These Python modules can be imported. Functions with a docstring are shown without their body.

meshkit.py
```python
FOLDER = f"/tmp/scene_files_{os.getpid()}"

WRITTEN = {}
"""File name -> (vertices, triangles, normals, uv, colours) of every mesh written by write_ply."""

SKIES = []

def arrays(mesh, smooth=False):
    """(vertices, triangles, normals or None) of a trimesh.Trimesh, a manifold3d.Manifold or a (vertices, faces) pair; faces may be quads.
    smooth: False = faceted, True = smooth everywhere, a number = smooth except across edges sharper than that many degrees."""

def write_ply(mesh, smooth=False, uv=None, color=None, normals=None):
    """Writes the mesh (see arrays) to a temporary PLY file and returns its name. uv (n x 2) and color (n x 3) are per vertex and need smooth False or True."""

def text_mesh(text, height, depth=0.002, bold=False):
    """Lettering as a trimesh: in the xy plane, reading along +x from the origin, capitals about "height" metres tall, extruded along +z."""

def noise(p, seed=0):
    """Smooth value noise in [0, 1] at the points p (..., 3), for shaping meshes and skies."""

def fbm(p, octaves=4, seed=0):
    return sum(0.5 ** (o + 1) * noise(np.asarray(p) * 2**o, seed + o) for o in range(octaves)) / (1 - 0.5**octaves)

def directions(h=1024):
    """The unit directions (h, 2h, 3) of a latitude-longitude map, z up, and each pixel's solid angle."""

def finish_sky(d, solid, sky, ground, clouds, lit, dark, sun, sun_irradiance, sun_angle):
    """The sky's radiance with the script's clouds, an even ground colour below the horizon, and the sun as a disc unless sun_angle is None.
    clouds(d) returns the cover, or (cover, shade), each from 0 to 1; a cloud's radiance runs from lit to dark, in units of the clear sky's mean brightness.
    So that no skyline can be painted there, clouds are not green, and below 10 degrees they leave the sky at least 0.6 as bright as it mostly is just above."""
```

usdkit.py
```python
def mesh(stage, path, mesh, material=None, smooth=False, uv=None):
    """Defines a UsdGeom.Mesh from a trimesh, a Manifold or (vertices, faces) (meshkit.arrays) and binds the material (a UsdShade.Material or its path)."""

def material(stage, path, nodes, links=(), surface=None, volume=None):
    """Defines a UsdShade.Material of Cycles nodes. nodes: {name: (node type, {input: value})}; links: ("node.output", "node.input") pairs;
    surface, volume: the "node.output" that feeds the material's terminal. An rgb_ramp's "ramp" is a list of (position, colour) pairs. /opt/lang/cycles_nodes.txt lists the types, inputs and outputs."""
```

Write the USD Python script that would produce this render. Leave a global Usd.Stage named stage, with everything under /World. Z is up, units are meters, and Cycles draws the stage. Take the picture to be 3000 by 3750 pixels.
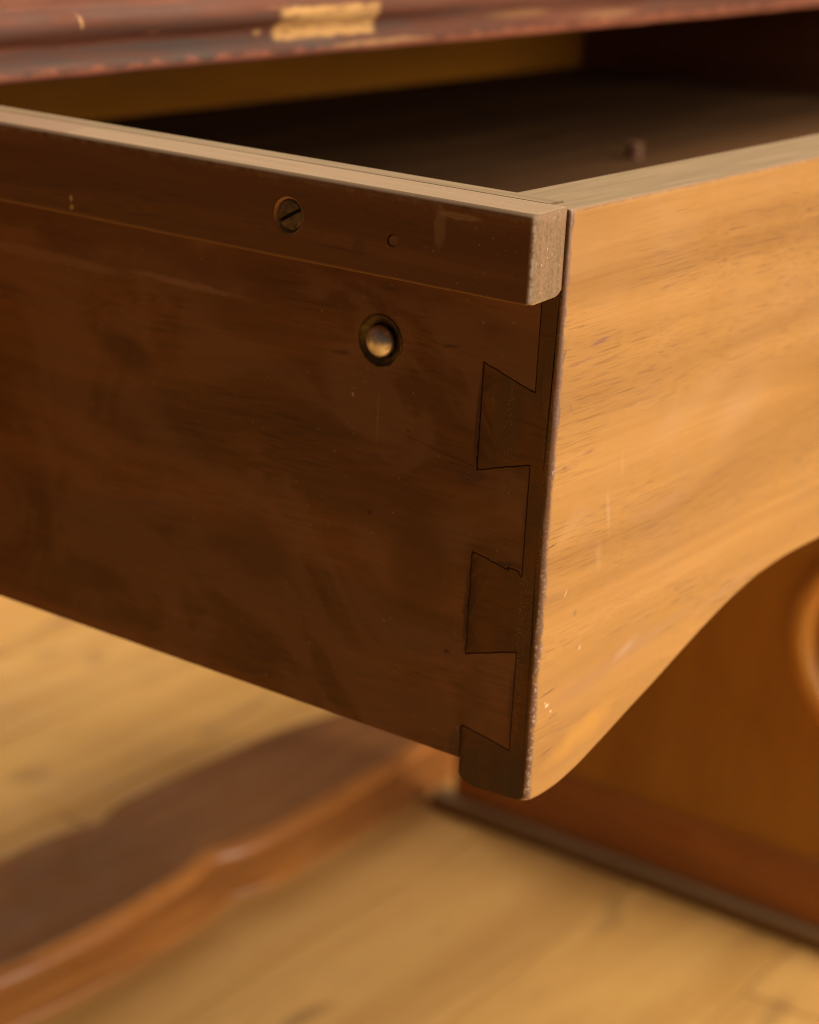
import math, random
import numpy as np, trimesh, manifold3d as m3, usdkit
from meshkit import noise, fbm
from shapely.geometry import Polygon, box as sbox
from shapely.ops import unary_union
from pxr import Usd, UsdGeom, UsdLux, UsdShade, Gf, Sdf

random.seed(7)
stage = Usd.Stage.CreateInMemory()
UsdGeom.SetStageUpAxis(stage, UsdGeom.Tokens.z)
UsdGeom.SetStageMetersPerUnit(stage, 1.0)
UsdGeom.Xform.Define(stage, '/World')
UsdGeom.Scope.Define(stage, '/World/Looks')

# ------------------------------------------------------------------ camera
C = (-0.37826522, -0.22737854, 0.07623197)
RIGHT = (0.58723433, -0.80779496, 0.05121656)
DOWN = (-0.22662862, -0.22483525, -0.94767536)
FWD = (0.77704267, 0.54490037, -0.31510043)
cam = UsdGeom.Camera.Define(stage, '/World/camera')
cam.AddTransformOp().Set(Gf.Matrix4d(*RIGHT, 0, *[-v for v in DOWN], 0, *[-v for v in FWD], 0, *C, 1))
cam.CreateHorizontalApertureAttr(36.0)
cam.CreateVerticalApertureAttr(45.0)
cam.CreateFocalLengthAttr(7585.33 / 3000 * 36)
cam.CreateFStopAttr(18.5)
cam.CreateFocusDistanceAttr(0.447)
cam.CreateClippingRangeAttr(Gf.Vec2f(0.02, 100))
cam.CreateExposureAttr(0.08)

# ------------------------------------------------------------------ lights
dome = UsdLux.DomeLight.Define(stage, '/World/room_light')
room = usdkit.material(stage, '/World/Looks/room', {'b': ('background_shader', {'color': (1.0, 0.93, 0.86), 'strength': 0.030})}, surface='b.background')
UsdShade.MaterialBindingAPI.Apply(dome.GetPrim()).Bind(room)

def rect_light(name, pos, target, w, h, intensity, color):
    l = UsdLux.RectLight.Define(stage, '/World/' + name)
    p, t = np.array(pos, float), np.array(target, float)
    z = (p - t) / np.linalg.norm(p - t)
    x = np.cross([0, 0, 1.0], z); x /= np.linalg.norm(x)
    y = np.cross(z, x)
    l.AddTransformOp().Set(Gf.Matrix4d(*x, 0, *y, 0, *z, 0, *p, 1))
    l.CreateWidthAttr(w); l.CreateHeightAttr(h)
    l.CreateIntensityAttr(intensity); l.CreateColorAttr(Gf.Vec3f(*color))
    return l
rect_light('window_light', (0.95, -2.3, 1.02), (0.25, 0.1, 0.15), 1.5, 2.9, 8.7, (1.0, 0.95, 0.86))
rect_light('ceiling_light', (1.35, -0.15, 2.2), (1.1, -0.12, -0.6), 2.1, 2.4, 8.8, (1.0, 0.92, 0.78))  # unseen fill for ceiling bounce, added to lift top edges and floor
rect_light('far_window_light', (1.9, 3.5, 1.5), (0.7, 0.7, -0.5), 1.8, 1.4, 7.5, (1.0, 0.90, 0.74))  # unseen back light added to brighten the floor beneath the desk

# ------------------------------------------------------------------ node graph helper
class G:
    def __init__(self):
        self.n, self.l, self.k = {}, [], 0
    def add(self, kind, **inp):
        self.k += 1
        name = f'n{self.k}'
        vals = {}
        for k, v in inp.items():
            if isinstance(v, str) and '.' in v:
                self.l.append((v, f'{name}.{k}'))
            else:
                vals[k] = v
        self.n[name] = (kind, vals)
        return name
    def math(self, op, a, b=0.5, clamp=False):
        return self.add('math', math_type=op, value1=a, value2=b, use_clamp=clamp) + '.value'
    def remap(self, v, a, b, c=0.0, d=1.0, t='smoothstep'):
        return self.add('map_range', range_type=t, value=v, from_min=a, from_max=b, to_min=c, to_max=d, clamp=True) + '.result'
    def mix(self, fac, a, b, t='mix'):
        return self.add('mix', mix_type=t, fac=fac, color1=a, color2=b) + '.color'
    def noise(self, vec, scale=1.0, detail=2.0, rough=0.5, dist=0.0):
        return self.add('noise_texture', vector=vec, scale=scale, detail=detail, roughness=rough, distortion=dist) + '.fac'
    def scaled(self, vec, s, loc=(0, 0, 0), rot=(0, 0, 0)):
        return self.add('mapping', mapping_type='point', vector=vec, location=loc, rotation=rot, scale=s) + '.vector'
    def pos(self):
        if not hasattr(self, '_p'):
            self._p = self.add('geometry') + '.position'
        return self._p
    def xyz(self):
        if not hasattr(self, '_s'):
            self._s = self.add('separate_xyz', vector=self.pos())
        return self._s + '.x', self._s + '.y', self._s + '.z'
    def spot(self, p, c, size, rot=(0, 0, 0), soft=0.5):
        """1 inside an ellipsoid at c with the half axes size, 0 outside."""
        d = self.add('vector_math', math_type='subtract', vector1=p, vector2=c) + '.vector'
        if any(rot):
            d = self.add('vector_rotate', rotate_type='euler_xyz', vector=d, rotation=rot, invert=True) + '.vector'
        d = self.add('vector_math', math_type='divide', vector1=d, vector2=size) + '.vector'
        L = self.add('vector_math', math_type='length', vector1=d) + '.value'
        return self.remap(L, 1.0, 1.0 - soft, 0.0, 1.0)
    def wobble(self, amp, scale):
        n = self.add('noise_texture', vector=self.pos(), scale=scale, detail=2.0) + '.color'
        o = self.add('vector_math', math_type='subtract', vector1=n, vector2=(0.5, 0.5, 0.5)) + '.vector'
        o = self.add('vector_math', math_type='scale', vector1=o, scale=amp) + '.vector'
        return self.add('vector_math', math_type='add', vector1=self.pos(), vector2=o) + '.vector'

def stretch(axis, along, across):
    s = [across] * 3
    s['xyz'.index(axis)] = along
    return tuple(s)

def wood(name, axis, light, mid, dark, pore, band=(3, 45), streak=(14, 420), pores=(120, 2600), pore_amt=0.6, pore_at=(0.60, 0.70),
         tilt=(0, 0, 0), warp=0.004, warp_scale=9, rough=0.45, rough_var=0.12, spec=0.5, seed=0.0, band_mix=(0.35, 0.68), bump=0.12, haze=None, extra=None, coat=0.0, per_object=False):
    """Wood running along an axis: broad figure, fine streaks and short dark pores. extra(g, colour, rough) may add wear."""
    g = G()
    p = g.wobble(warp, warp_scale)
    if per_object:
        r = g.add('object_info') + '.random'
        sh = g.add('combine_xyz', x=g.math('multiply', r, 7.3), y=g.math('multiply', r, 3.1), z=g.math('multiply', r, 5.7)) + '.vector'
        p = g.add('vector_math', math_type='add', vector1=p, vector2=sh) + '.vector'
    loc = (seed * 1.7, seed * 2.9, seed * 0.7)
    b = g.noise(g.scaled(p, stretch(axis, *band), loc, tilt), 1.0, 3.0, 0.55, 0.6)
    s = g.noise(g.scaled(p, stretch(axis, *streak), loc, tilt), 1.0, 3.0, 0.6)
    q = g.noise(g.scaled(p, stretch(axis, *pores), loc, tilt), 1.0, 1.0, 0.5)
    dens = g.noise(g.scaled(p, stretch(axis, band[0] * 3, band[1] * 1.2), (seed + 4,) * 3, tilt), 1.0, 2.0, 0.5)
    col = g.mix(g.remap(b, band_mix[0], band_mix[1]), dark, light)
    col = g.mix(g.remap(s, 0.40, 0.66, 0.0, 0.55), col, mid)
    pf = g.math('multiply', g.remap(q, pore_at[0], pore_at[1]), g.remap(dens, 0.36, 0.60, 0.15, 1.0))
    pf = g.math('multiply', pf, pore_amt)
    col = g.mix(pf, col, pore)
    r = g.remap(g.noise(g.pos(), 38.0, 4.0, 0.6), 0.3, 0.7, max(rough - rough_var, 0.05), min(rough + rough_var, 1), 'linear')
    if extra:
        res = extra(g, col, r)
        col, r = res[:2]
        if len(res) > 2:
            spec = g.remap(res[2], 0.0, 1.0, spec, 0.08, 'linear')
    h = g.math('subtract', g.math('multiply', s, 0.3), pf)
    bp = g.add('bump', height=h, strength=bump, distance=0.0003) + '.normal'
    g.add('principled_bsdf', base_color=col, roughness=r, specular_ior_level=spec, normal=bp, coat_weight=coat, coat_roughness=0.25)
    pb = f'n{g.k}'
    return usdkit.material(stage, '/World/Looks/' + name, g.n, g.l, surface=pb + '.BSDF')

# ------------------------------------------------------------------ materials
def front_wear(g, col, r):
    x, y, z = g.xyz()
    w = g.wobble(0.0007, 500)
    w2 = g.wobble(0.012, 60)
    w3 = g.wobble(0.0030, 45)
    # purple-brown bruise along the left arris and pale crushed fibres in it
    ed = g.noise(g.scaled(g.pos(), (260, 260, 150)), 1.0, 3.0, 0.6)
    dist = g.math('subtract', x, g.math('multiply', g.math('subtract', ed, 0.38), 0.005))
    m = g.remap(dist, 0.0011, 0.0003)
    col = g.mix(g.math('multiply', m, 0.8), col, (0.17, 0.085, 0.055))
    fib = g.remap(g.noise(g.pos(), 1500.0, 2.0, 0.6), 0.52, 0.66)
    low = g.remap(z, -0.060, -0.115, 0.12, 0.75)
    col = g.mix(g.math('multiply', g.math('multiply', m, fib), low), col, (0.60, 0.44, 0.30))
    topw = g.remap(g.math('add', z, g.math('multiply', g.math('subtract', ed, 0.5), 0.0016)), -0.0010, -0.0003)
    col = g.mix(g.math('multiply', topw, 0.75), col, (0.27, 0.14, 0.075))
    # bare wood on the top edge
    tn = g.noise(g.scaled(g.pos(), (22, 500, 500)), 1.0, 3.0, 0.6)
    bare = g.mix(g.remap(tn, 0.35, 0.7), (0.23, 0.147, 0.075), (0.18, 0.113, 0.057))
    bare = g.mix(g.remap(g.noise(g.pos(), 40.0, 3.0), 0.45, 0.7, 0.0, 0.55), bare, (0.20, 0.122, 0.060))
    tm = g.remap(z, -0.00035, -0.00012)
    col = g.mix(tm, col, bare)
    # darker brown on the left end, greenish and dusty
    en = g.noise(g.scaled(g.pos(), (120, 120, 60)), 1.0, 3.0, 0.6)
    end = g.mix(g.remap(en, 0.35, 0.7), (0.190, 0.084, 0.026), (0.135, 0.074, 0.034))
    end = g.mix(g.remap(g.noise(g.scaled(g.pos(), (50, 90, 900), rot=(0.5, 0, 0)), 1.0, 2.0), 0.5, 0.75, 0, 0.5), end, (0.09, 0.05, 0.025))
    dusty = g.remap(g.noise(g.scaled(g.pos(), (300, 300, 26)), 1.0, 2.0), 0.5, 0.65)
    spk = g.remap(g.noise(g.pos(), 2600.0, 1.0), 0.60, 0.72)
    end = g.mix(g.math('multiply', g.math('multiply', dusty, spk), 0.7), end, (0.46, 0.36, 0.20))
    orange = g.remap(g.noise(g.scaled(g.pos(), (200, 200, 45), (3, 1, 2)), 1.0, 2.0), 0.58, 0.68)
    orange = g.math('multiply', orange, g.remap(y, 0.0045, 0.001))
    end = g.mix(orange, end, (0.42, 0.15, 0.03))
    stub = g.math('multiply', g.remap(z, -0.122, -0.134), g.remap(en, 0.35, 0.65, 0.5, 1.0))
    end = g.mix(g.math('multiply', stub, 0.8), end, (0.088, 0.066, 0.050))
    em = g.remap(x, 0.00022, 0.00008)
    em = g.math('multiply', em, g.remap(z, -0.0001, -0.0006))
    col = g.mix(em, col, end)
    # bruises, spots and cloudy polish on the face
    face = g.remap(y, 0.002, 0.0008)
    for c, s, ry, colr, a in FRONT_MARKS:
        mk = g.spot(w if (s[2] < 0.0011 or s[0] < 0.004) else (w3 if s[2] < 0.004 else w2), c, s, (0, ry, 0), 0.85)
        col = g.mix(g.math('multiply', g.math('multiply', mk, face), a), col, colr)
    cloud = g.remap(g.noise(g.scaled(g.pos(), (26, 10, 40), (2, 0, 1)), 1.0, 3.0, 0.6), 0.50, 0.72)
    r = g.math('add', r, g.math('multiply', cloud, 0.10))
    r = g.math('maximum', r, g.math('multiply', g.math('maximum', em, tm), 0.72))
    return col, r, g.math('maximum', g.math('multiply', em, 0.6), tm)

FRONT_MARKS = [
    ((0.0170, 0, -0.0318), (0.0060, 0.01, 0.0008), -0.10, (0.22, 0.085, 0.06), 0.8),
    ((0.0095, 0, -0.0352), (0.0090, 0.01, 0.0005), -0.06, (0.25, 0.10, 0.06), 0.6),
    ((0.0160, 0, -0.0575), (0.0035, 0.01, 0.0006), -0.08, (0.26, 0.11, 0.07), 0.7),
    ((0.0055, 0, -0.0592), (0.0018, 0.01, 0.0006), 0, (0.25, 0.10, 0.08), 0.7),
    ((0.0061, 0, -0.0452), (0.0009, 0.01, 0.0006), 0, (0.25, 0.10, 0.08), 0.7),
    ((0.0029, 0, -0.0770), (0.0030, 0.01, 0.00032), -0.22, (0.05, 0.03, 0.025), 0.9),
    ((0.0060, 0, -0.1140), (0.0050, 0.01, 0.0003), -0.10, (0.10, 0.045, 0.03), 0.85),
    ((0.0090, 0, -0.1210), (0.0030, 0.01, 0.0004), -0.10, (0.16, 0.07, 0.04), 0.7),
    ((0.0075, 0, -0.1295), (0.0040, 0.01, 0.0004), -0.12, (0.14, 0.06, 0.035), 0.7),
    ((0.0155, 0, -0.0968), (0.0011, 0.01, 0.0011), 0, (0.24, 0.13, 0.045), 0.85),
    ((0.1330, 0, -0.1045), (0.0016, 0.01, 0.0014), 0, (0.25, 0.13, 0.05), 0.7),
    ((0.0280, 0, -0.1080), (0.0010, 0.01, 0.0008), 0, (0.32, 0.16, 0.08), 0.6),
    ((0.0060, 0, -0.1173), (0.0012, 0.01, 0.0006), -0.2, (0.85, 0.62, 0.36), 0.9),
    ((0.0078, 0, -0.1193), (0.0006, 0.01, 0.0005), 0, (0.85, 0.66, 0.42), 0.9),
    ((0.0050, 0, -0.1165), (0.0004, 0.01, 0.0004), 0, (0.85, 0.66, 0.42), 0.9),
    ((0.0190, 0, -0.1065), (0.0003, 0.01, 0.0009), 0.3, (0.85, 0.70, 0.48), 0.8),
    ((0.0105, 0, -0.0905), (0.0004, 0.01, 0.0016), 0.5, (0.7, 0.5, 0.3), 0.5),
    ((0.0272, 0, -0.0745), (0.0012, 0.01, 0.0085), -0.22, (0.60, 0.36, 0.17), 0.28),
    ((0.0320, 0, -0.0640), (0.0010, 0.01, 0.0050), -0.15, (0.60, 0.36, 0.17), 0.2),
    ((0.0245, 0, -0.0850), (0.0022, 0.01, 0.0060), -0.15, (0.58, 0.34, 0.16), 0.2),
    ((0.0120, 0, -0.0745), (0.0100, 0.01, 0.0045), -0.20, (0.55, 0.31, 0.15), 0.22),
    ((0.0640, 0, -0.0560), (0.0300, 0.01, 0.0080), -0.30, (0.53, 0.30, 0.15), 0.2),
    ((0.0920, 0, -0.0620), (0.0250, 0.01, 0.0090), -0.40, (0.53, 0.30, 0.15), 0.2),
    ((0.0550, 0, -0.0790), (0.0300, 0.01, 0.0024), -0.05, (0.40, 0.19, 0.07), 0.55),
    ((0.0300, 0, -0.1160), (0.0330, 0.01, 0.0032), -0.10, (0.36, 0.17, 0.065), 0.7),
    ((0.0610, 0, -0.1130), (0.0300, 0.01, 0.0020), -0.12, (0.36, 0.18, 0.075), 0.6),
    ((0.0420, 0, -0.1135), (0.0080, 0.01, 0.0022), -0.30, (0.52, 0.34, 0.21), 0.35),
    ((0.0230, 0, -0.1300), (0.0260, 0.01, 0.0045), -0.20, (0.58, 0.27, 0.045), 0.5),
    ((0.0960, 0, -0.1120), (0.0340, 0.01, 0.0016), -0.12, (0.40, 0.20, 0.09), 0.5),
]

def side_wear_and_shading(g, col, r):
    x, y, z = g.xyz()
    w = g.wobble(0.0012, 350)
    w2 = g.wobble(0.016, 40)
    # bare top edge
    tn = g.noise(g.scaled(g.pos(), (500, 22, 500)), 1.0, 3.0, 0.6)
    bare = g.mix(g.remap(tn, 0.35, 0.7), (0.215, 0.138, 0.070), (0.16, 0.100, 0.052))
    tm = g.remap(z, -0.0010, -0.0003)
    # rubbed-down patches where the finish is thinner, with reflected haze put into the colour
    pat = g.remap(g.noise(g.scaled(g.pos(), (16, 20, 26), (1, 4, 2)), 1.0, 3.0, 0.55, 1.2), 0.44, 0.57)
    col = g.mix(g.math('multiply', pat, 0.42), col, (0.30, 0.155, 0.092))
    r = g.math('add', r, g.math('multiply', pat, 0.12))
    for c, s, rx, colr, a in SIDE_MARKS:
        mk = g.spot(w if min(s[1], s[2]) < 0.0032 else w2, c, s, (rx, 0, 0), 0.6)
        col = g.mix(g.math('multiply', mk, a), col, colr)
    sp = g.remap(g.noise(g.pos(), 900.0, 1.0), 0.745, 0.78)
    col = g.mix(g.math('multiply', sp, 0.6), col, (0.5, 0.38, 0.24))
    col = g.mix(tm, col, bare)
    r = g.math('maximum', r, g.math('multiply', tm, 0.72))
    return col, r, tm

SIDE_MARKS = [
    ((0, 0.170, -0.0260), (0.01, 0.1400, 0.0075), 0.01, (0.115, 0.042, 0.012), 0.5),  # shade under the runner painted in, down to an old finish edge
    ((0, 0.160, -0.0352), (0.01, 0.0480, 0.0019), 0.012, (0.40, 0.23, 0.16), 0.30),
    ((0, 0.110, -0.0345), (0.01, 0.0260, 0.0013), 0.015, (0.44, 0.27, 0.20), 0.40),
    ((0, 0.0485, -0.0560), (0.01, 0.0002, 0.0090), 0, (0.45, 0.28, 0.20), 0.45),
    ((0, 0.0495, -0.0800), (0.01, 0.0010, 0.0008), 0, (0.06, 0.02, 0.012), 0.9),
    ((0, 0.0250, -0.1088), (0.01, 0.0011, 0.0008), 0, (0.06, 0.03, 0.02), 0.7),
    ((0, 0.0560, -0.0520), (0.01, 0.0004, 0.0007), 0, (0.62, 0.48, 0.28), 0.9),
    ((0, 0.0395, -0.0578), (0.01, 0.0004, 0.0006), 0, (0.07, 0.03, 0.02), 0.8),
    ((0, 0.0600, -0.0425), (0.01, 0.0040, 0.0008), -0.1, (0.07, 0.04, 0.03), 0.6),
    ((0, 0.0290, -0.0355), (0.01, 0.0030, 0.0006), -0.1, (0.07, 0.04, 0.03), 0.6),
    ((0, 0.0345, -0.0890), (0.01, 0.0110, 0.0180), 0, (0.13, 0.05, 0.012), 0.55),
    ((0, 0.0850, -0.1000), (0.01, 0.0150, 0.0110), 0, (0.13, 0.05, 0.012), 0.55),
    ((0, 0.1280, -0.0560), (0.01, 0.0120, 0.0070), 0, (0.10, 0.038, 0.01), 0.6),
    ((0, 0.0180, -0.1170), (0.01, 0.0070, 0.0100), 0, (0.13, 0.055, 0.015), 0.4),
    ((0, 0.0208, -0.1330), (0.01, 0.0030, 0.0070), 0, (0.08, 0.045, 0.03), 0.6),
    ((0, 0.0202, -0.0510), (0.01, 0.0011, 0.0135), 0.02, (0.05, 0.02, 0.016), 0.7),
    ((0, 0.0200, -0.0955), (0.01, 0.0013, 0.0140), 0.02, (0.05, 0.02, 0.016), 0.75),
    ((0, 0.0048, -0.0720), (0.01, 0.0022, 0.0130), 0.02, (0.07, 0.025, 0.025), 0.6),
    ((0, 0.0056, -0.1160), (0.01, 0.0016, 0.0130), 0.02, (0.07, 0.03, 0.025), 0.5),
    ((0, 0.0120, -0.0836), (0.01, 0.0070, 0.0010), -0.20, (0.05, 0.02, 0.016), 0.6),
    ((0, 0.0208, -0.0640), (0.01, 0.0060, 0.0016), 0, (0.10, 0.04, 0.045), 0.6),
]

def runner_wear(g, col, r):
    x, y, z = g.xyz()
    tn = g.noise(g.scaled(g.pos(), (520, 20, 520)), 1.0, 3.0, 0.6)
    bare = g.mix(g.remap(tn, 0.35, 0.7), (0.215, 0.135, 0.066), (0.16, 0.098, 0.050))
    # the far end of the strip is darker and redder, with a slanting edge
    lim = g.math('add', y, g.math('multiply', x, -0.18))
    st = g.remap(lim, 0.1400, 0.1425)
    bare = g.mix(st, bare, (0.16, 0.082, 0.045))
    tm = g.remap(z, -0.0007, -0.0003)
    col = g.mix(tm, col, bare)
    # sawn end grain
    en = g.noise(g.pos(), 1700.0, 3.0, 0.6)
    ev = g.noise(g.scaled(g.pos(), (900, 300, 60)), 1.0, 2.0)
    end = g.mix(g.remap(en, 0.36, 0.64), (0.19, 0.115, 0.058), (0.265, 0.165, 0.084))
    end = g.mix(g.remap(ev, 0.4, 0.7, 0.0, 0.4), end, (0.36, 0.19, 0.10))
    pale = g.math('multiply', g.remap(x, -0.0114, -0.0124), g.remap(g.noise(g.pos(), 700.0, 3.0, 0.6), 0.38, 0.6))
    end = g.mix(g.math('multiply', pale, 0.8), end, (0.46, 0.35, 0.25))
    en2 = g.remap(y, 0.0022, 0.0012)
    col = g.mix(en2, col, end)
    # rubbed edges of the outer face
    e = g.remap(g.math('add', z, g.math('multiply', g.math('subtract', g.noise(g.pos(), 420.0, 3.0), 0.5), 0.004)), -0.0022, -0.0008)
    col = g.mix(g.math('multiply', e, 0.45), col, (0.32, 0.20, 0.12))
    low = g.remap(z, -0.0188, -0.0193)
    col = g.mix(g.math('multiply', low, 0.28), col, (0.46, 0.24, 0.07))
    w = g.wobble(0.0010, 500)
    for c, s, a, cc in [((-0.0127, 0.1358, -0.0157), (0.01, 0.0008, 0.0011), 0.9, (0.62, 0.46, 0.30)), ((-0.0127, 0.1357, -0.0178), (0.01, 0.0009, 0.0008), 0.9, (0.60, 0.42, 0.22)),
                        ((-0.0127, 0.0468, -0.0139), (0.01, 0.0022, 0.0032), 0.45, (0.09, 0.045, 0.03)), ((-0.0127, 0.0250, -0.0060), (0.01, 0.0020, 0.0060), 0.25, (0.50, 0.32, 0.20)),
                        ((-0.0127, 0.0200, -0.0030), (0.01, 0.0070, 0.0010), 0.4, (0.50, 0.34, 0.22))]:
        col = g.mix(g.math('multiply', g.spot(w, c, s, (0, 0, 0), 0.5), a), col, cc)
    sp = g.remap(g.noise(g.pos(), 1500.0, 1.0), 0.73, 0.77)
    near = g.remap(y, 0.07, 0.01)
    col = g.mix(g.math('multiply', g.math('multiply', sp, near), 0.8), col, (0.6, 0.46, 0.26))
    r = g.math('maximum', r, g.math('multiply', g.math('maximum', tm, en2), 0.8))
    return col, r, g.math('maximum', tm, en2)

def top_wear(g, col, r):
    x, y, z = g.xyz()
    w = g.wobble(0.010, 70)
    n = g.noise(g.scaled(g.pos(), (26, 120, 210)), 1.0, 3.0, 0.6)
    dirt = g.remap(n, 0.48, 0.62, 0.0, 0.55)
    col = g.mix(dirt, col, (0.095, 0.050, 0.034))
    n2 = g.noise(g.scaled(g.pos(), (60, 160, 300), (3, 2, 1)), 1.0, 3.0, 0.6)
    col = g.mix(g.remap(n2, 0.66, 0.76, 0.0, 0.45), col, (0.52, 0.25, 0.09))
    ed = g.remap(g.math('add', z, g.math('multiply', g.math('subtract', g.noise(g.pos(), 130.0, 3.0), 0.5), 0.006)), 0.0062, 0.0040)
    col = g.mix(g.math('multiply', ed, 0.7), col, (0.36, 0.12, 0.055))
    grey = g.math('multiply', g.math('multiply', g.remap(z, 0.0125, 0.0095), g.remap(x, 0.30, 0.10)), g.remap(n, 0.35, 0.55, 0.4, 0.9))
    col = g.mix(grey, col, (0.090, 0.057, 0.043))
    col = g.mix(g.math('multiply', ed, 0.6), col, (0.33, 0.10, 0.05))
    w3 = g.wobble(0.0012, 220)
    # finish scraped off in one patch
    u = g.math('absolute', g.math('subtract', g.add('separate_xyz', vector=w3) + '.x', 0.170))
    v = g.math('absolute', g.math('subtract', g.add('separate_xyz', vector=w3) + '.z', 0.0136))
    rag = g.remap(g.noise(g.scaled(w3, (55, 60, 420), (2, 7, 1)), 1.0, 3.0, 0.6), 0.30, 0.46, 0.15, 1.0)
    pm = g.math('multiply', rag, g.math('multiply', g.remap(u, 0.0292, 0.0248), g.remap(v, 0.0060, 0.0040)))
    inn = g.noise(g.scaled(g.pos(), (70, 100, 380), (5, 1, 0)), 1.0, 3.0, 0.6)
    pc = g.mix(g.remap(inn, 0.50, 0.66), (0.60, 0.315, 0.105), (0.36, 0.17, 0.065))
    col = g.mix(g.math('multiply', pm, 0.95), col, pc)
    for c, s, a in [((0.0505, 0.2, 0.0185), (0.0010, 0.05, 0.0030), 0.45), ((0.135, 0.2, 0.0115), (0.003, 0.05, 0.0015), 0.4),
                    ((0.20, 0.2, 0.0055), (0.04, 0.05, 0.0012), 0.35), ((0.29, 0.2, 0.011), (0.03, 0.05, 0.002), 0.2), ((0.36, 0.2, 0.008), (0.03, 0.05, 0.002), 0.2)]:
        col = g.mix(g.math('multiply', g.spot(w3, c, s, (0, 0, 0), 0.6), a), col, (0.62, 0.33, 0.12))
    return col, r

M = {}
M['front'] = wood('front_wood', 'x', (0.460, 0.222, 0.060), (0.385, 0.179, 0.046), (0.315, 0.143, 0.036), (0.18, 0.082, 0.030), band=(3.5, 55), band_mix=(0.30, 0.62), streak=(12, 900), pores=(75, 4600),
                  pore_amt=0.6, pore_at=(0.56, 0.65), tilt=(0, 0.05, 0), warp=0.005, warp_scale=12, rough=0.36, rough_var=0.08, seed=1.3, extra=front_wear)
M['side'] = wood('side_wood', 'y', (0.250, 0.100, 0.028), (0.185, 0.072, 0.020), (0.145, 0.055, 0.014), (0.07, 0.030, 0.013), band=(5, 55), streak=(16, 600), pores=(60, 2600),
                 pore_amt=0.65, pore_at=(0.54, 0.64), band_mix=(0.40, 0.62), spec=0.35, tilt=(0.05, 0, 0), warp=0.008, warp_scale=12, rough=0.40, rough_var=0.10, seed=2.1, extra=side_wear_and_shading)
M['runner'] = wood('runner_wood', 'y', (0.20, 0.077, 0.021), (0.16, 0.058, 0.017), (0.135, 0.05, 0.013), (0.065, 0.028, 0.012), band=(6, 90), streak=(24, 500), pores=(90, 1700),
                   pore_amt=0.5, rough=0.46, rough_var=0.1, seed=3.7, extra=runner_wear)
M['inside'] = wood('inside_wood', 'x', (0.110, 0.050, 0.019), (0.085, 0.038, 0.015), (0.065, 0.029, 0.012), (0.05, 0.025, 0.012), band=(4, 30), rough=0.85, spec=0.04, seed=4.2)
M['back'] = wood('drawer_back_wood', 'x', (0.48, 0.170, 0.008), (0.42, 0.145, 0.007), (0.38, 0.13, 0.006), (0.3, 0.12, 0.01), band=(4, 30), rough=0.7, spec=0.15, seed=5.2)
M['inner_side'] = wood('inner_side_wood', 'y', (0.26, 0.11, 0.045), (0.21, 0.09, 0.038), (0.18, 0.075, 0.032), (0.1, 0.05, 0.03), band=(4, 30), rough=0.6, seed=6.2)
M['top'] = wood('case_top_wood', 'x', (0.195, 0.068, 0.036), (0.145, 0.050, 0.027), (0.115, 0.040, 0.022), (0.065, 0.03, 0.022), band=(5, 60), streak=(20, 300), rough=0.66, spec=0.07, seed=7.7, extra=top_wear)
M['panel'] = wood('panel_wood', 'z', (0.54, 0.240, 0.026), (0.45, 0.195, 0.020), (0.41, 0.170, 0.016), (0.2, 0.08, 0.02), band=(2.5, 14), streak=(8, 90), rough=0.38, seed=8.3)
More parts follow.
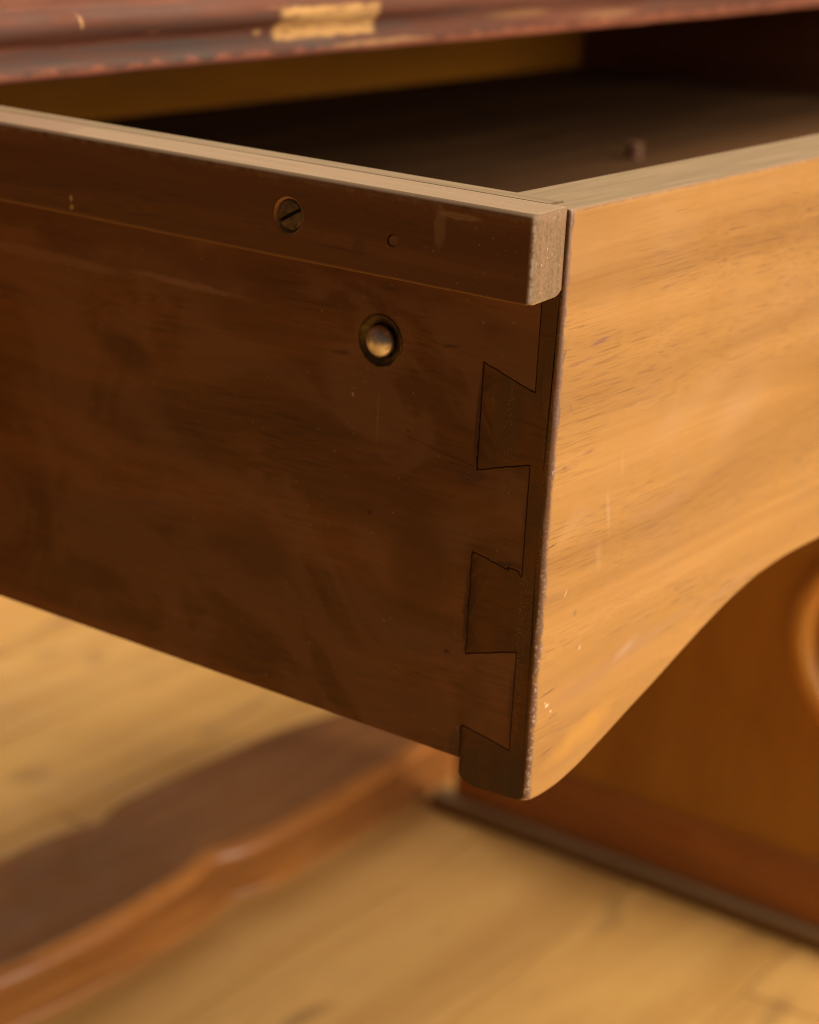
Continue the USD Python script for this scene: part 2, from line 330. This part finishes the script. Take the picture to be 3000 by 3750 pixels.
M['rail'] = wood('rail_wood', 'y', (0.46, 0.165, 0.036), (0.38, 0.135, 0.030), (0.34, 0.115, 0.026), (0.18, 0.07, 0.02), band=(4, 40), rough=0.36, seed=9.1)
M['plinth'] = wood('shadow_strip_wood', 'y', (0.36, 0.225, 0.105), (0.30, 0.185, 0.085), (0.26, 0.155, 0.07), (0.15, 0.09, 0.045), band=(4, 40), rough=0.8, spec=0.08, seed=9.9)
M['shelf'] = wood('shelf_wood', 'x', (0.30, 0.118, 0.033), (0.23, 0.088, 0.025), (0.18, 0.070, 0.020), (0.10, 0.04, 0.013), band=(4, 26), streak=(12, 160), rough=0.7, spec=0.08, seed=10.4)
M['edge'] = wood('shelf_edge_wood', 'x', (0.50, 0.185, 0.036), (0.39, 0.142, 0.029), (0.32, 0.116, 0.024), (0.15, 0.07, 0.03), band=(6, 60), rough=0.36, seed=11.4)
M['ring'] = wood('ring_wood', 'z', (0.82, 0.40, 0.075), (0.74, 0.34, 0.06), (0.66, 0.28, 0.05), (0.35, 0.15, 0.04), rough=0.22, seed=14.0)
M['carcase'] = wood('carcase_wood', 'x', (0.22, 0.11, 0.05), (0.18, 0.09, 0.04), (0.15, 0.075, 0.035), (0.08, 0.04, 0.02), band=(4, 30), rough=0.55, seed=12.0)

def floor_tone(g, col, r):
    k = g.add('object_info') + '.random'
    col = g.mix(g.math('multiply', k, 0.32), col, (0.38, 0.20, 0.075))
    kn = g.remap(g.noise(g.scaled(g.pos(), (9, 22, 9)), 1.0, 1.0, 0.4, 0.4), 0.63, 0.74, 0.0, 0.6)
    col = g.mix(kn, col, (0.24, 0.115, 0.04))
    return col, r
M['floor'] = wood('floor_wood', 'x', (0.74, 0.405, 0.110), (0.65, 0.335, 0.085), (0.57, 0.285, 0.068), (0.25, 0.12, 0.04), band=(1.6, 17), streak=(7, 90), pores=(30, 600), pore_amt=0.3,
                  warp=0.03, warp_scale=3, rough=0.7, spec=0.15, seed=13.0, per_object=True, extra=floor_tone)

def metal(name, color, rough, stain=None, amt=0.5, scale=400.0):
    g = G()
    n = g.noise(g.pos(), scale, 3.0, 0.6)
    f = g.remap(n, 0.42, 0.66, 0.0, amt)
    col = g.mix(f, color, stain or color)
    rr = g.remap(n, 0.3, 0.7, rough - 0.06, rough + 0.15, 'linear')
    g.add('principled_bsdf', base_color=col, metallic=1.0, roughness=rr)
    return usdkit.material(stage, '/World/Looks/' + name, g.n, g.l, surface=f'n{g.k}.BSDF')
M['steel'] = metal('worn_steel', (0.88, 0.83, 0.77), 0.38, (0.42, 0.29, 0.18), 0.6, 420)
M['brass'] = metal('aged_brass', (0.17, 0.125, 0.062), 0.48, (0.08, 0.06, 0.035), 0.7, 500)
M['screw'] = metal('aged_screw', (0.22, 0.17, 0.115), 0.5, (0.11, 0.08, 0.05), 0.8, 700)
M['cup'] = metal('dark_cup', (0.03, 0.024, 0.018), 0.6)
def plain(name, color, rough=0.7):
    return usdkit.material(stage, '/World/Looks/' + name, {'n': ('noise_texture', {'scale': 600.0}), 'm': ('mix', {'fac': 0.5, 'color1': color, 'color2': tuple(c * 0.6 for c in color)}), 'p': ('principled_bsdf', {'roughness': rough})},
                           [('n.fac', 'm.fac'), ('m.color', 'p.base_color')], surface='p.BSDF')
M['bare_hole'] = plain('bare_hole', (0.50, 0.27, 0.14))
M['dust'] = plain('pale_dust', (0.5, 0.42, 0.3))

# ------------------------------------------------------------------ scene helpers
_names = {}
def numbered(parent, name):
    k = _names.get((parent, name), 0)
    _names[(parent, name)] = k + 1
    return name if k == 0 else f'{name}_{k:03d}'
_world = {}
def thing(name, loc, label=None, cat=None, group=None, kind=None, parent='/World'):
    path = parent + '/' + numbered(parent, name)
    x = UsdGeom.Xform.Define(stage, path)
    base = _world.get(parent, np.zeros(3))
    x.AddTranslateOp().Set(Gf.Vec3d(*(np.array(loc, float) - base)))
    _world[path] = np.array(loc, float)
    tag(x.GetPrim(), label, cat, group, kind)
    return path
def tag(p, label=None, cat=None, group=None, kind=None):
    for k, v in (('label', label), ('category', cat), ('group', group), ('kind', kind)):
        if v:
            p.SetCustomDataByKey(k, v)
def part(name, mesh, mat, parent, smooth=28, label=None, kind=None):
    """mesh in world metres; stored relative to its thing."""
    path = parent + '/' + numbered(parent, name)
    if hasattr(mesh, 'to_mesh'):
        mm = mesh.to_mesh()
        mesh = trimesh.Trimesh(mm.vert_properties[:, :3], mm.tri_verts, process=False)
    elif isinstance(mesh, tuple):
        mesh = trimesh.Trimesh(mesh[0], mesh[1], process=False)
    mesh = mesh.copy()
    mesh.apply_translation(-_world.get(parent, np.zeros(3)))
    m = usdkit.mesh(stage, path, mesh, M[mat], smooth=smooth)
    _world[path] = _world.get(parent, np.zeros(3))
    tag(m.GetPrim(), label=label, kind=kind)
    return path
def man(v, f):
    return m3.Manifold(m3.Mesh(np.asarray(v, np.float32), np.asarray(f, np.uint32)))
def rbox(lo, hi, r, seg=12):
    lo, hi = np.array(lo, float), np.array(hi, float)
    s = m3.Manifold.sphere(r, seg)
    return m3.Manifold.batch_hull([s.translate([x, y, z]) for x in (lo[0] + r, hi[0] - r) for y in (lo[1] + r, hi[1] - r) for z in (lo[2] + r, hi[2] - r)])
def mbox(lo, hi):
    lo, hi = np.array(lo, float), np.array(hi, float)
    return m3.Manifold.cube(list(hi - lo)).translate(list(lo))
def extrude_yz(poly, x0, x1):
    """shapely polygon in (y, z) -> solid from x0 to x1"""
    out = m3.Manifold()
    for pg in getattr(poly, 'geoms', [poly]):
        rings = [np.array(pg.exterior.coords)[:-1]] + [np.array(i.coords)[:-1] for i in pg.interiors]
        cs = m3.CrossSection([r.tolist() for r in rings], m3.FillRule.EvenOdd)
        e = m3.Manifold.extrude(cs, x1 - x0)                    # u=y, v=z, w=x
        out = out + e.transform(np.array([[0, 0, 1, x0], [1, 0, 0, 0], [0, 1, 0, 0]], float))
    return out
def rough_ring(pts, step, amp, seed):
    """a hand-cut outline: the polygon's edges subdivided and jittered"""
    pts = np.array(pts, float); out = []
    for a, b in zip(pts, np.roll(pts, -1, 0)):
        n = max(1, int(np.linalg.norm(b - a) / step))
        for k in range(n):
            out.append(a + (b - a) * k / n)
    out = np.array(out)
    j = np.stack([noise(np.c_[out * 1100, np.full(len(out), seed)], seed), noise(np.c_[out * 1100, np.full(len(out), seed + 5.5)], seed + 3)], 1) - 0.5
    return out + j * 2 * amp
def loft(rings, closed_ends=True):
    """rings: (n, m, 3) closed cross-sections -> vertices, faces"""
    n, m, _ = rings.shape
    v = rings.reshape(-1, 3); f = []
    for i in range(n - 1):
        a = i * m + np.arange(m); b = i * m + (np.arange(m) + 1) % m
        f.append(np.c_[a, b, b + m]); f.append(np.c_[a, b + m, a + m])
    f = np.vstack(f)
    if closed_ends:
        c0, c1 = rings[0].mean(0), rings[-1].mean(0)
        i0, i1 = len(v), len(v) + 1
        v = np.vstack([v, c0, c1])
        k = np.arange(m); k2 = (k + 1) % m
        f = np.vstack([f, np.c_[np.full(m, i0), k2, k], np.c_[np.full(m, i1), (n - 1) * m + k, (n - 1) * m + k2]])
    t = trimesh.Trimesh(v, f, process=False)
    if t.volume < 0:
        t.invert()
    return t

# ------------------------------------------------------------------ floor of planks
F = -0.6
ROW0, PW = 0.2395, 0.1205
fl = thing('floor', (0.5, 0.5, F), kind='structure')
sub = trimesh.creation.box([5.0, 4.4, 0.02]); sub.apply_translation([0.5, 0.6, F - 0.034])
part('subfloor', sub, 'carcase', fl, smooth=False)
rnd = random.Random(3)
for row in range(-12, 18):
    y0 = ROW0 + row * PW
    xs = [-1.9, -1.9 + rnd.uniform(0.5, 1.5)]
    while xs[-1] < 2.6:
        xs.append(xs[-1] + rnd.uniform(1.2, 1.9))
    for a, b in zip(xs, xs[1:]):
        g_ = 0.0006
        lo, hi = (a + g_, y0 + g_, F - 0.022), (min(b, 2.9) - g_, y0 + PW - g_, F)
        e = 0.0012
        top = [(lo[0] + e, lo[1] + e), (hi[0] - e, lo[1] + e), (hi[0] - e, hi[1] - e), (lo[0] + e, hi[1] - e)]
        mid = [(lo[0], lo[1]), (hi[0], lo[1]), (hi[0], hi[1]), (lo[0], hi[1])]
        rings = np.array([[(x, y, z) for x, y in q] for q, z in ((mid, lo[2]), (mid, hi[2] - e * 0.6), (top, hi[2]))])
        part('plank', loft(rings), 'floor', fl, smooth=False)

# ------------------------------------------------------------------ the desk
desk = thing('wooden_desk', (0.38, 0.45, F), 'old brown wooden desk with moulded top edge and curved low shelf between its ends', 'desk')
# moulded top: a profile in (y, z) swept along x, the front turned by about two degrees
prof = [(0.0040, 0.0000), (0.0012, 0.0006), (0.0000, 0.0022), (0.0004, 0.0040), (0.0022, 0.0052), (0.0038, 0.0064), (0.0046, 0.0080), (0.0042, 0.0096), (0.0026, 0.0108),
        (0.0010, 0.0120), (0.0000, 0.0136), (-0.0002, 0.0154), (0.0008, 0.0172), (0.0030, 0.0186), (0.0056, 0.0192), (0.0066, 0.0200), (0.0070, 0.0216), (0.0082, 0.0240), (0.0110, 0.0256), (0.0150, 0.0262)]
prof = np.array(prof)
X = np.linspace(-0.42, 1.25, 160)
yaw = math.tan(math.radians(2.0))
rings = []
for x in X:
    y0 = 0.1935 + yaw * (x - 0.02)
    s_ = 1.0 - 0.75 * min(max((x - 0.10) / 0.16, 0), 1)          # the moulding is worn nearly flat towards the right
    wear = 0.0012 * (fbm(np.array([[x * 60, 3.3, k * 0.4] for k in range(len(prof))]), 3, 4) - 0.5)
    z = 0.0026 + prof[:, 1] + wear * 0.5
    y = y0 + prof[:, 0] * s_ + wear
    ring = np.c_[np.full(len(prof), x), y, z]
    ring = np.vstack([ring, [x, 0.74, z[-1]], [x, 0.74, 0.0026]])
    rings.append(ring)
part('top', loft(np.array(rings)), 'top', desk, smooth=40, label='reddish brown moulded top edge with a pale scraped patch')
# ends of the carcase
part('back_panel', mbox((-0.018, 0.700, -0.20), (0.772, 0.712, 0.0022)), 'carcase', desk, smooth=False)
part('side_panel', mbox((0.7592, 0.215, F + 0.02), (0.7652, 0.512, 0.0022)), 'panel', desk, smooth=False, label='amber brown end panel beside the low shelf')
part('side_panel', mbox((-0.040, 0.215, -0.20), (-0.0195, 0.7, 0.0022)), 'panel', desk, smooth=False)
side1 = desk + '/side_panel'
# base rail: flat face with a bead along its top
rp = np.array([(0.7700, -0.5865), (0.7552, -0.5865), (0.7545, -0.5858), (0.7545, -0.5515), (0.7549, -0.5502), (0.7560, -0.5494), (0.7556, -0.5480), (0.7560, -0.5460), (0.7576, -0.5442), (0.7600, -0.5432), (0.7630, -0.5430), (0.7700, -0.5425)])
rp[:, 0] = 0.7545 + (rp[:, 0] - 0.7545) * 0.42
rings = np.array([[(px, y, pz) for px, pz in rp] for y in np.linspace(0.02, 0.514, 40)])
part('base_rail', loft(rings), 'rail', desk, smooth=35, label='reddish base rail with a rounded top bead')
part('plinth', rbox((0.7480, 0.02, F + 0.0004), (0.7645, 0.532, -0.5867), 0.003), 'plinth', desk, label='dark strip standing in for the floor shadow under the base rail')  # strip added in place of the soft floor shadow below the rail
# ring moulding on the end panel
tor = trimesh.creation.torus(0.068, 0.0078, 96, 28)
tor.apply_transform(trimesh.transformations.rotation_matrix(math.pi / 2, [0, 1, 0]))
tor.apply_scale([0.9, 1, 1])
tor.apply_translation([0.7580, 0.196, -0.388])
part('ring_moulding', tor, 'ring', desk, smooth=True, label='round raised ring moulding on the end panel')
# low shelf, serpentine front and back
from scipy.interpolate import CubicSpline, PchipInterpolator
fx = [0.10, 0.16, 0.22, 0.29, 0.33, 0.362, 0.380, 0.400, 0.419, 0.442, 0.465, 0.4876, 0.5126, 0.534, 0.546, 0.556, 0.5685, 0.5835, 0.61, 0.64, 0.674, 0.706, 0.74, 0.779, 0.82, 0.86, 0.89]
fy = [0.560, 0.5585, 0.560, 0.565, 0.570, 0.5672, 0.5648, 0.5634, 0.5622, 0.5620, 0.5628, 0.5638, 0.5658, 0.5704, 0.5738, 0.5728, 0.5686, 0.5656, 0.5638, 0.5636, 0.5648, 0.5656, 0.5664, 0.5692, 0.5755, 0.587, 0.604]
bx_ = [0.10, 0.20, 0.30, 0.40, 0.453, 0.4756, 0.4975, 0.517, 0.534, 0.5517, 0.575, 0.597, 0.664, 0.696, 0.725, 0.7525, 0.777, 0.83, 0.89]
by_ = [0.640, 0.645, 0.653, 0.661, 0.6632, 0.6635, 0.6622, 0.6578, 0.6535, 0.6598, 0.6630, 0.6632, 0.6610, 0.6605, 0.6584, 0.6540, 0.6470, 0.638, 0.622]
ff, fb = PchipInterpolator(fx, fy), PchipInterpolator(bx_, by_)
T = F + 0.030
# front moulding profile: (forward of the shelf's top line, height under the top)
mp = np.array([(0.0000, 0.0000), (0.0035, -0.0004), (0.0070, -0.0018), (0.0094, -0.0042), (0.0100, -0.0066), (0.0090, -0.0088), (0.0058, -0.0102), (0.0026, -0.0112), (0.0020, -0.0134), (0.0044, -0.0154),
               (0.0105, -0.0170), (0.0148, -0.0192), (0.0182, -0.0210), (0.0214, -0.0220), (0.0244, -0.0234), (0.0258, -0.0254), (0.0252, -0.0272), (0.0240, -0.0286), (0.0230, -0.0296)])
XS = np.linspace(0.10, 0.888, 280)
rt, re = [], []
for x in XS:
    yf, yb = float(ff(x)), float(fb(x))
    h = 1e-3
    d = (float(ff(min(x + h, 0.89))) - float(ff(x - h))) / (2 * h)
    nrm = np.array([d, -1.0]) / math.hypot(d, 1.0)
    nrm = np.array([nrm[0] * 0.35, -1.0])                      # keeps the sweep free of folds at the cusp
    rt.append([(x, yf, T), (x, yf + 0.02, T), (x, yb - 0.004, T), (x, yb - 0.0012, T - 0.0008), (x, yb, T - 0.003), (x, yb, F + 0.002), (x, yf + 0.02, F + 0.002), (x, yf, F + 0.002)])
    re.append([(min(x + nrm[0] * a, 0.90), yf - 0.0002 + nrm[1] * a, T + b) for a, b in mp] + [(x, yf - 0.0002, T - 0.0285)])
sh = part('low_shelf', loft(np.array(rt)), 'shelf', desk, smooth=35, label='dark low shelf near the floor with wavy edges')
part('edge_moulding', loft(np.array(re)), 'edge', sh, smooth=50, label='glossy orange brown stepped moulding along the wavy shelf edge')

# ------------------------------------------------------------------ the drawer
ZS, LAP, TF, S, H = -0.1347, 0.00585, 0.0196, 0.0060, 0.1412
WI, D, ZB = 0.7530, 0.4640, -0.0615
WO = WI + S
drawer = thing('drawer', (0.38, 0.23, -0.141), 'pulled-out wooden drawer with dovetailed corner and scalloped amber front', 'drawer')

# front board: lofted along x, the bottom edge scalloped, the left arris worn
ax = np.array([0, 5.8, 12, 21, 33.3, 46, 59, 72.6, 86.7, 101.4, 117, 133.7, 151.5, 200, 260, 320, 380]) / 1000
az = -np.array([140.3, 141.25, 141.1, 139.7, 136.3, 132.4, 128.5, 124.1, 119.8, 116.1, 113.6, 112.7, 112.9, 116.5, 120.5, 122.6, 123.2]) / 1000
arch = PchipInterpolator(ax, az)
zbot = lambda x: float(arch(min(x, WO - x)))
xs = np.r_[0, 0.0001, 0.0003, 0.0006, 0.0010, 0.0015, 0.0021, np.linspace(0.0035, 0.19, 80), np.linspace(0.20, WO - 0.01, 60), WO - 0.002, WO]
NF = 150
rings = []
for x in xs:
    zb = zbot(x)
    zz = np.linspace(-0.0006, zb + 0.0016, NF)
    rr = 0.00075 + 0.0011 * np.clip(fbm(np.c_[np.full(NF, 2.2), zz * 300, np.full(NF, .4)], 3, 5) - 0.42, 0, 1) + 0.0016 * np.clip(fbm(np.c_[np.full(NF, 9.2), zz * 110, np.full(NF, .4)], 2, 8) - 0.55, 0, 1)
    rr = rr + 0.0007 * np.clip((-0.010 - zz) / 0.03, 0, 1)
    xe = min(x, WO - x)
    d = np.where(xe < rr, rr - np.sqrt(np.maximum(rr ** 2 - (rr - xe) ** 2, 0)), 0.0)
    d = d + 0.00012 * (fbm(np.c_[np.full(NF, x * 900), zz * 900, np.full(NF, 1.1)], 2, 6) - 0.5) * (xe < 0.004)
    ring = [(x, d[0] + 0.0008, 0.0), (x, d[0] + 0.00025, -0.0002)] + [(x, dd, z) for dd, z in zip(d, zz)]
    for t in np.linspace(0.2, 1, 5) * math.pi / 2:                                   # front bottom arris
        ring.append((x, d[-1] + 0.0020 * (1 - math.cos(t)), zb + 0.0016 - 0.0016 * math.sin(t)))
    cr = 0.0009 * (1 - min(xe, 0.0015) / 0.0015)
    for t in np.linspace(0, 1, 7) * math.pi / 2:                                     # softer back bottom edge
        ring.append((x, TF - 0.0060 * (1 - math.sin(t)), zb - 0.0006 + 0.0026 * (1 - math.cos(t)) + cr * 0))
    ring += [(x, TF, -0.07), (x, TF, -0.0005), (x, TF - 0.0005, 0.0)]
    rings.append(ring)
fr = loft(np.array(rings))
front = man(fr.vertices, fr.faces)

# dovetail joint seen from the left: pins of the front board, tails of the side
pins = [[(TF, -0.0376), (LAP, -0.0419), (LAP, -0.0583), (TF, -0.0624)],
        [(TF - 0.0002, -0.0826), (LAP, -0.0854), (LAP, -0.1034), (TF - 0.0001, -0.1077)],
        [(TF - 0.0002, -0.1263), (LAP, -0.1287), (LAP, -0.150), (TF - 0.0002, -0.150)]]
pin_polys = [Polygon(rough_ring(q, 0.0006, 0.00026, i + 1)).buffer(0) for i, q in enumerate(pins)]
side_poly = Polygon([(LAP, 0.0004), (LAP, ZS), (D, ZS), (D, 0.0004)])
gaps = unary_union([p.buffer(0.00036, join_style=2) for p in pin_polys])
# one seam gapes a little where the wood has crumbled
gaps = unary_union([gaps, Polygon([(0.0100, -0.0837), (0.0068, -0.0838), (0.0060, -0.0850), (0.0072, -0.0862), (0.0088, -0.0854)])])
tails = side_poly.difference(gaps)
tails = unary_union([g_ for g_ in getattr(tails, 'geoms', [tails]) if g_.area > 1e-5])
sock = tails.intersection(sbox(0, -0.2, TF + 0.001, 0.1)).buffer(0.0003)
front = front - extrude_yz(sock, -0.001, S + 0.0001)
tails_r = side_poly.difference(sbox(0, -1, TF, 1))
front = front - extrude_yz(sbox(LAP, -0.006, TF + 0.001, 0.0002), -0.001, S + 0.0001)
# seasoning crack running round the corner below the first pin
crk = m3.Manifold.batch_hull([m3.Manifold.sphere(r_, 8).translate(p_) for p_, r_ in [((-0.0001, 0.0058, -0.0586), 0.00013), ((-0.0001, 0.0002, -0.0592), 0.00016)]])
crk2 = m3.Manifold.batch_hull([m3.Manifold.sphere(r_, 8).translate(p_) for p_, r_ in [((0.0001, 0.0001, -0.0592), 0.00018), ((0.0060, 0.0000, -0.0576), 0.00003)]])
front = front - crk - crk2
# loose lens-shaped splinter on the arris
arc = [(0.00275 + 0.0016 * math.cos(t), -0.0400 + 0.0075 * math.sin(t)) for t in np.linspace(-0.9, 0.9, 14)]
for (a, b), (c, d) in zip(arc, arc[1:]):
    front = front - m3.Manifold.batch_hull([m3.Manifold.sphere(0.00011, 6).translate([0, a + 0.0, b]), m3.Manifold.sphere(0.00011, 6).translate([0, c, d])])
fpath = part('front_board', front, 'front', drawer, smooth=30, label='amber front board with scalloped lower edge')

# side boards
side = extrude_yz(tails, 0.0, S)
for a, b, r_ in [((0, 0.0196, -0.0623), (0, 0.036, -0.0596), 0.00007), ((0, 0.036, -0.0596), (0, 0.050, -0.0570), 0.00004)]:
    side = side - m3.Manifold.batch_hull([m3.Manifold.sphere(r_, 6).translate(list(a)), m3.Manifold.sphere(r_, 6).translate(list(b))])
CY, CZ = 0.0487, -0.0379
cyl = lambda r_, x0, x1, y, z, n=48: m3.Manifold.cylinder(x1 - x0, r_, r_, n).transform(np.array([[0, 0, 1, x0], [1, 0, 0, y], [0, 1, 0, z]], float))
side = side - cyl(0.0060, -0.001, 0.0047, CY, CZ)
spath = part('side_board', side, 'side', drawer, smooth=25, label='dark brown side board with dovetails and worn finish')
part('side_board', rbox((WI, TF + 0.0002, ZS), (WO, D, -0.0006), 0.0008), 'inner_side', drawer)
part('back_board', mbox((S + 0.0002, D - 0.010, ZB), (WI - 0.0002, D - 0.0002, -0.004)), 'back', drawer, smooth=False, label='ochre inside face of the back board')
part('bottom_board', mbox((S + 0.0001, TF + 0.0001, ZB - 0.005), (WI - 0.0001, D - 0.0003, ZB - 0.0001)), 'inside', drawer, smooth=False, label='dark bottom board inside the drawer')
# little bolt end standing on the bottom
bolt = trimesh.creation.cylinder(0.0035, 0.007, sections=20); bolt.apply_translation([0.442, 0.235, ZB + 0.0034])
part('bolt_end', bolt, 'inner_side', drawer, smooth=30)

# the runner along the upper side, tapered arrises, screwed on
RX = 0.0127
def runner_solid():
    prof = [(-0.00001, 0.0003), (-0.00001, -0.0178), (-0.0010, -0.0186), (-0.0022, -0.0191), (RX * -1 + 0.0006, -0.0196), (-RX + 0.0002, -0.0194), (-RX, -0.0190), (-RX, -0.0012), (-RX + 0.0003, -0.0005), (-RX + 0.0010, 0.0000), (-0.0040, 0.0002)]
    out = []
    for y, ins in [(0.0010, 0.0012), (0.0012, 0.0006), (0.0016, 0.00025), (0.0022, 0.0)] + [(yy, 0.0) for yy in np.linspace(0.004, 0.30, 160)]:
        r_ = []
        for (px, pz) in prof:
            fx_ = ins if px < -0.006 else 0.0
            zz = pz * (1 + 0.02 * y / 0.16) if pz < -0.01 else pz
            if pz < -0.01:
                zz += 0.00025 * (fbm(np.array([[y * 150, 1.1, 2.2]]), 2, 3)[0] - 0.5)
            r_.append((px + fx_, y, zz + (0.0002 if (pz < -0.015 and ins) else 0)))
        out.append(r_)
    return loft(np.array(out))
rn = runner_solid()
run = man(rn.vertices, rn.faces)
SY, SZ = 0.0672, -0.0098
run = run - cyl(0.0045, -RX - 0.001, -RX + 0.0018, SY, SZ)
run = run - cyl(0.0015, -RX - 0.001, -RX + 0.0012, 0.0375, -0.0110, 14)
rpath = part('runner', run, 'runner', drawer, smooth=32, label='dark wooden runner screwed along the top of the side')
def lathe_x(pr, x, y, z, n=64):
    s_ = trimesh.creation.revolve(np.array(pr), sections=n)
    s_.apply_transform(np.array([[0, 0, -1, x], [1, 0, 0, y], [0, 1, 0, z], [0, 0, 0, 1]], float))
    if s_.volume < 0: s_.invert()
    return s_
part('countersink', lathe_x([(0.0036, 0.0), (0.0044, 0.0), (0.0044, 0.0016), (0.00425, 0.00165), (0.0037, 0.0008), (0.0036, 0.0)], -RX + 0.0017, SY, SZ), 'bare_hole', rpath, smooth=20, label='bare wood ring around the screw')
hd = lathe_x([(0.0, 0.0), (0.00355, 0.0), (0.00355, 0.0010), (0.0033, 0.0012), (0.0020, 0.00128), (0.0, 0.0013)], 0, 0, 0)
hd = man(hd.vertices, hd.faces) - m3.Manifold.cube([0.0011, 0.0080, 0.0009], True).rotate([-30, 0, 0]).translate([-0.0011, 0, 0])
part('screw', hd.translate([-RX + 0.00172, SY - 0.0001, SZ]), 'screw', rpath, smooth=25, label='slotted countersunk screw')
part('slot_grime', (m3.Manifold.cube([0.0002, 0.0064, 0.00086], True).rotate([-30, 0, 0]) ).translate([-RX + 0.00125, SY - 0.0001, SZ]), 'cup', rpath, smooth=False)  # dark plate standing in for the shade inside the slot
part('plug', cyl(0.00142, -RX + 0.00028, -RX + 0.0011, 0.0373, -0.0112, 11), 'inner_side', rpath, smooth=30)
# hidden runner of the far side
part('runner', rbox((WO + 0.00005, 0.001, -0.0196), (WO + 0.0105, 0.30, -0.0003), 0.0006), 'runner', drawer)

# ball catch let into the side
cup = [(0.0063, 0.0), (0.0063, 0.00018), (0.0061, 0.0003), (0.0059, 0.00028), (0.0057, 0.0), (0.0050, -0.0004), (0.0043, -0.0007), (0.0041, -0.0009), (0.0041, -0.0034), (0.0, -0.0036), (0.0, -0.0042), (0.0057, -0.0042), (0.0057, 0.0)][::1]
cpath = part('ball_catch', lathe_x(cup, -0.00002, CY, CZ), 'brass', drawer, smooth=35, label='aged brass collar of the ball catch')
ball = trimesh.creation.icosphere(4, 0.0038)
ball.apply_scale([0.62, 1, 1]); ball.apply_translation([-0.0001, CY, CZ])
part('ball', ball, 'steel', cpath, smooth=True, label='worn shiny steel ball')
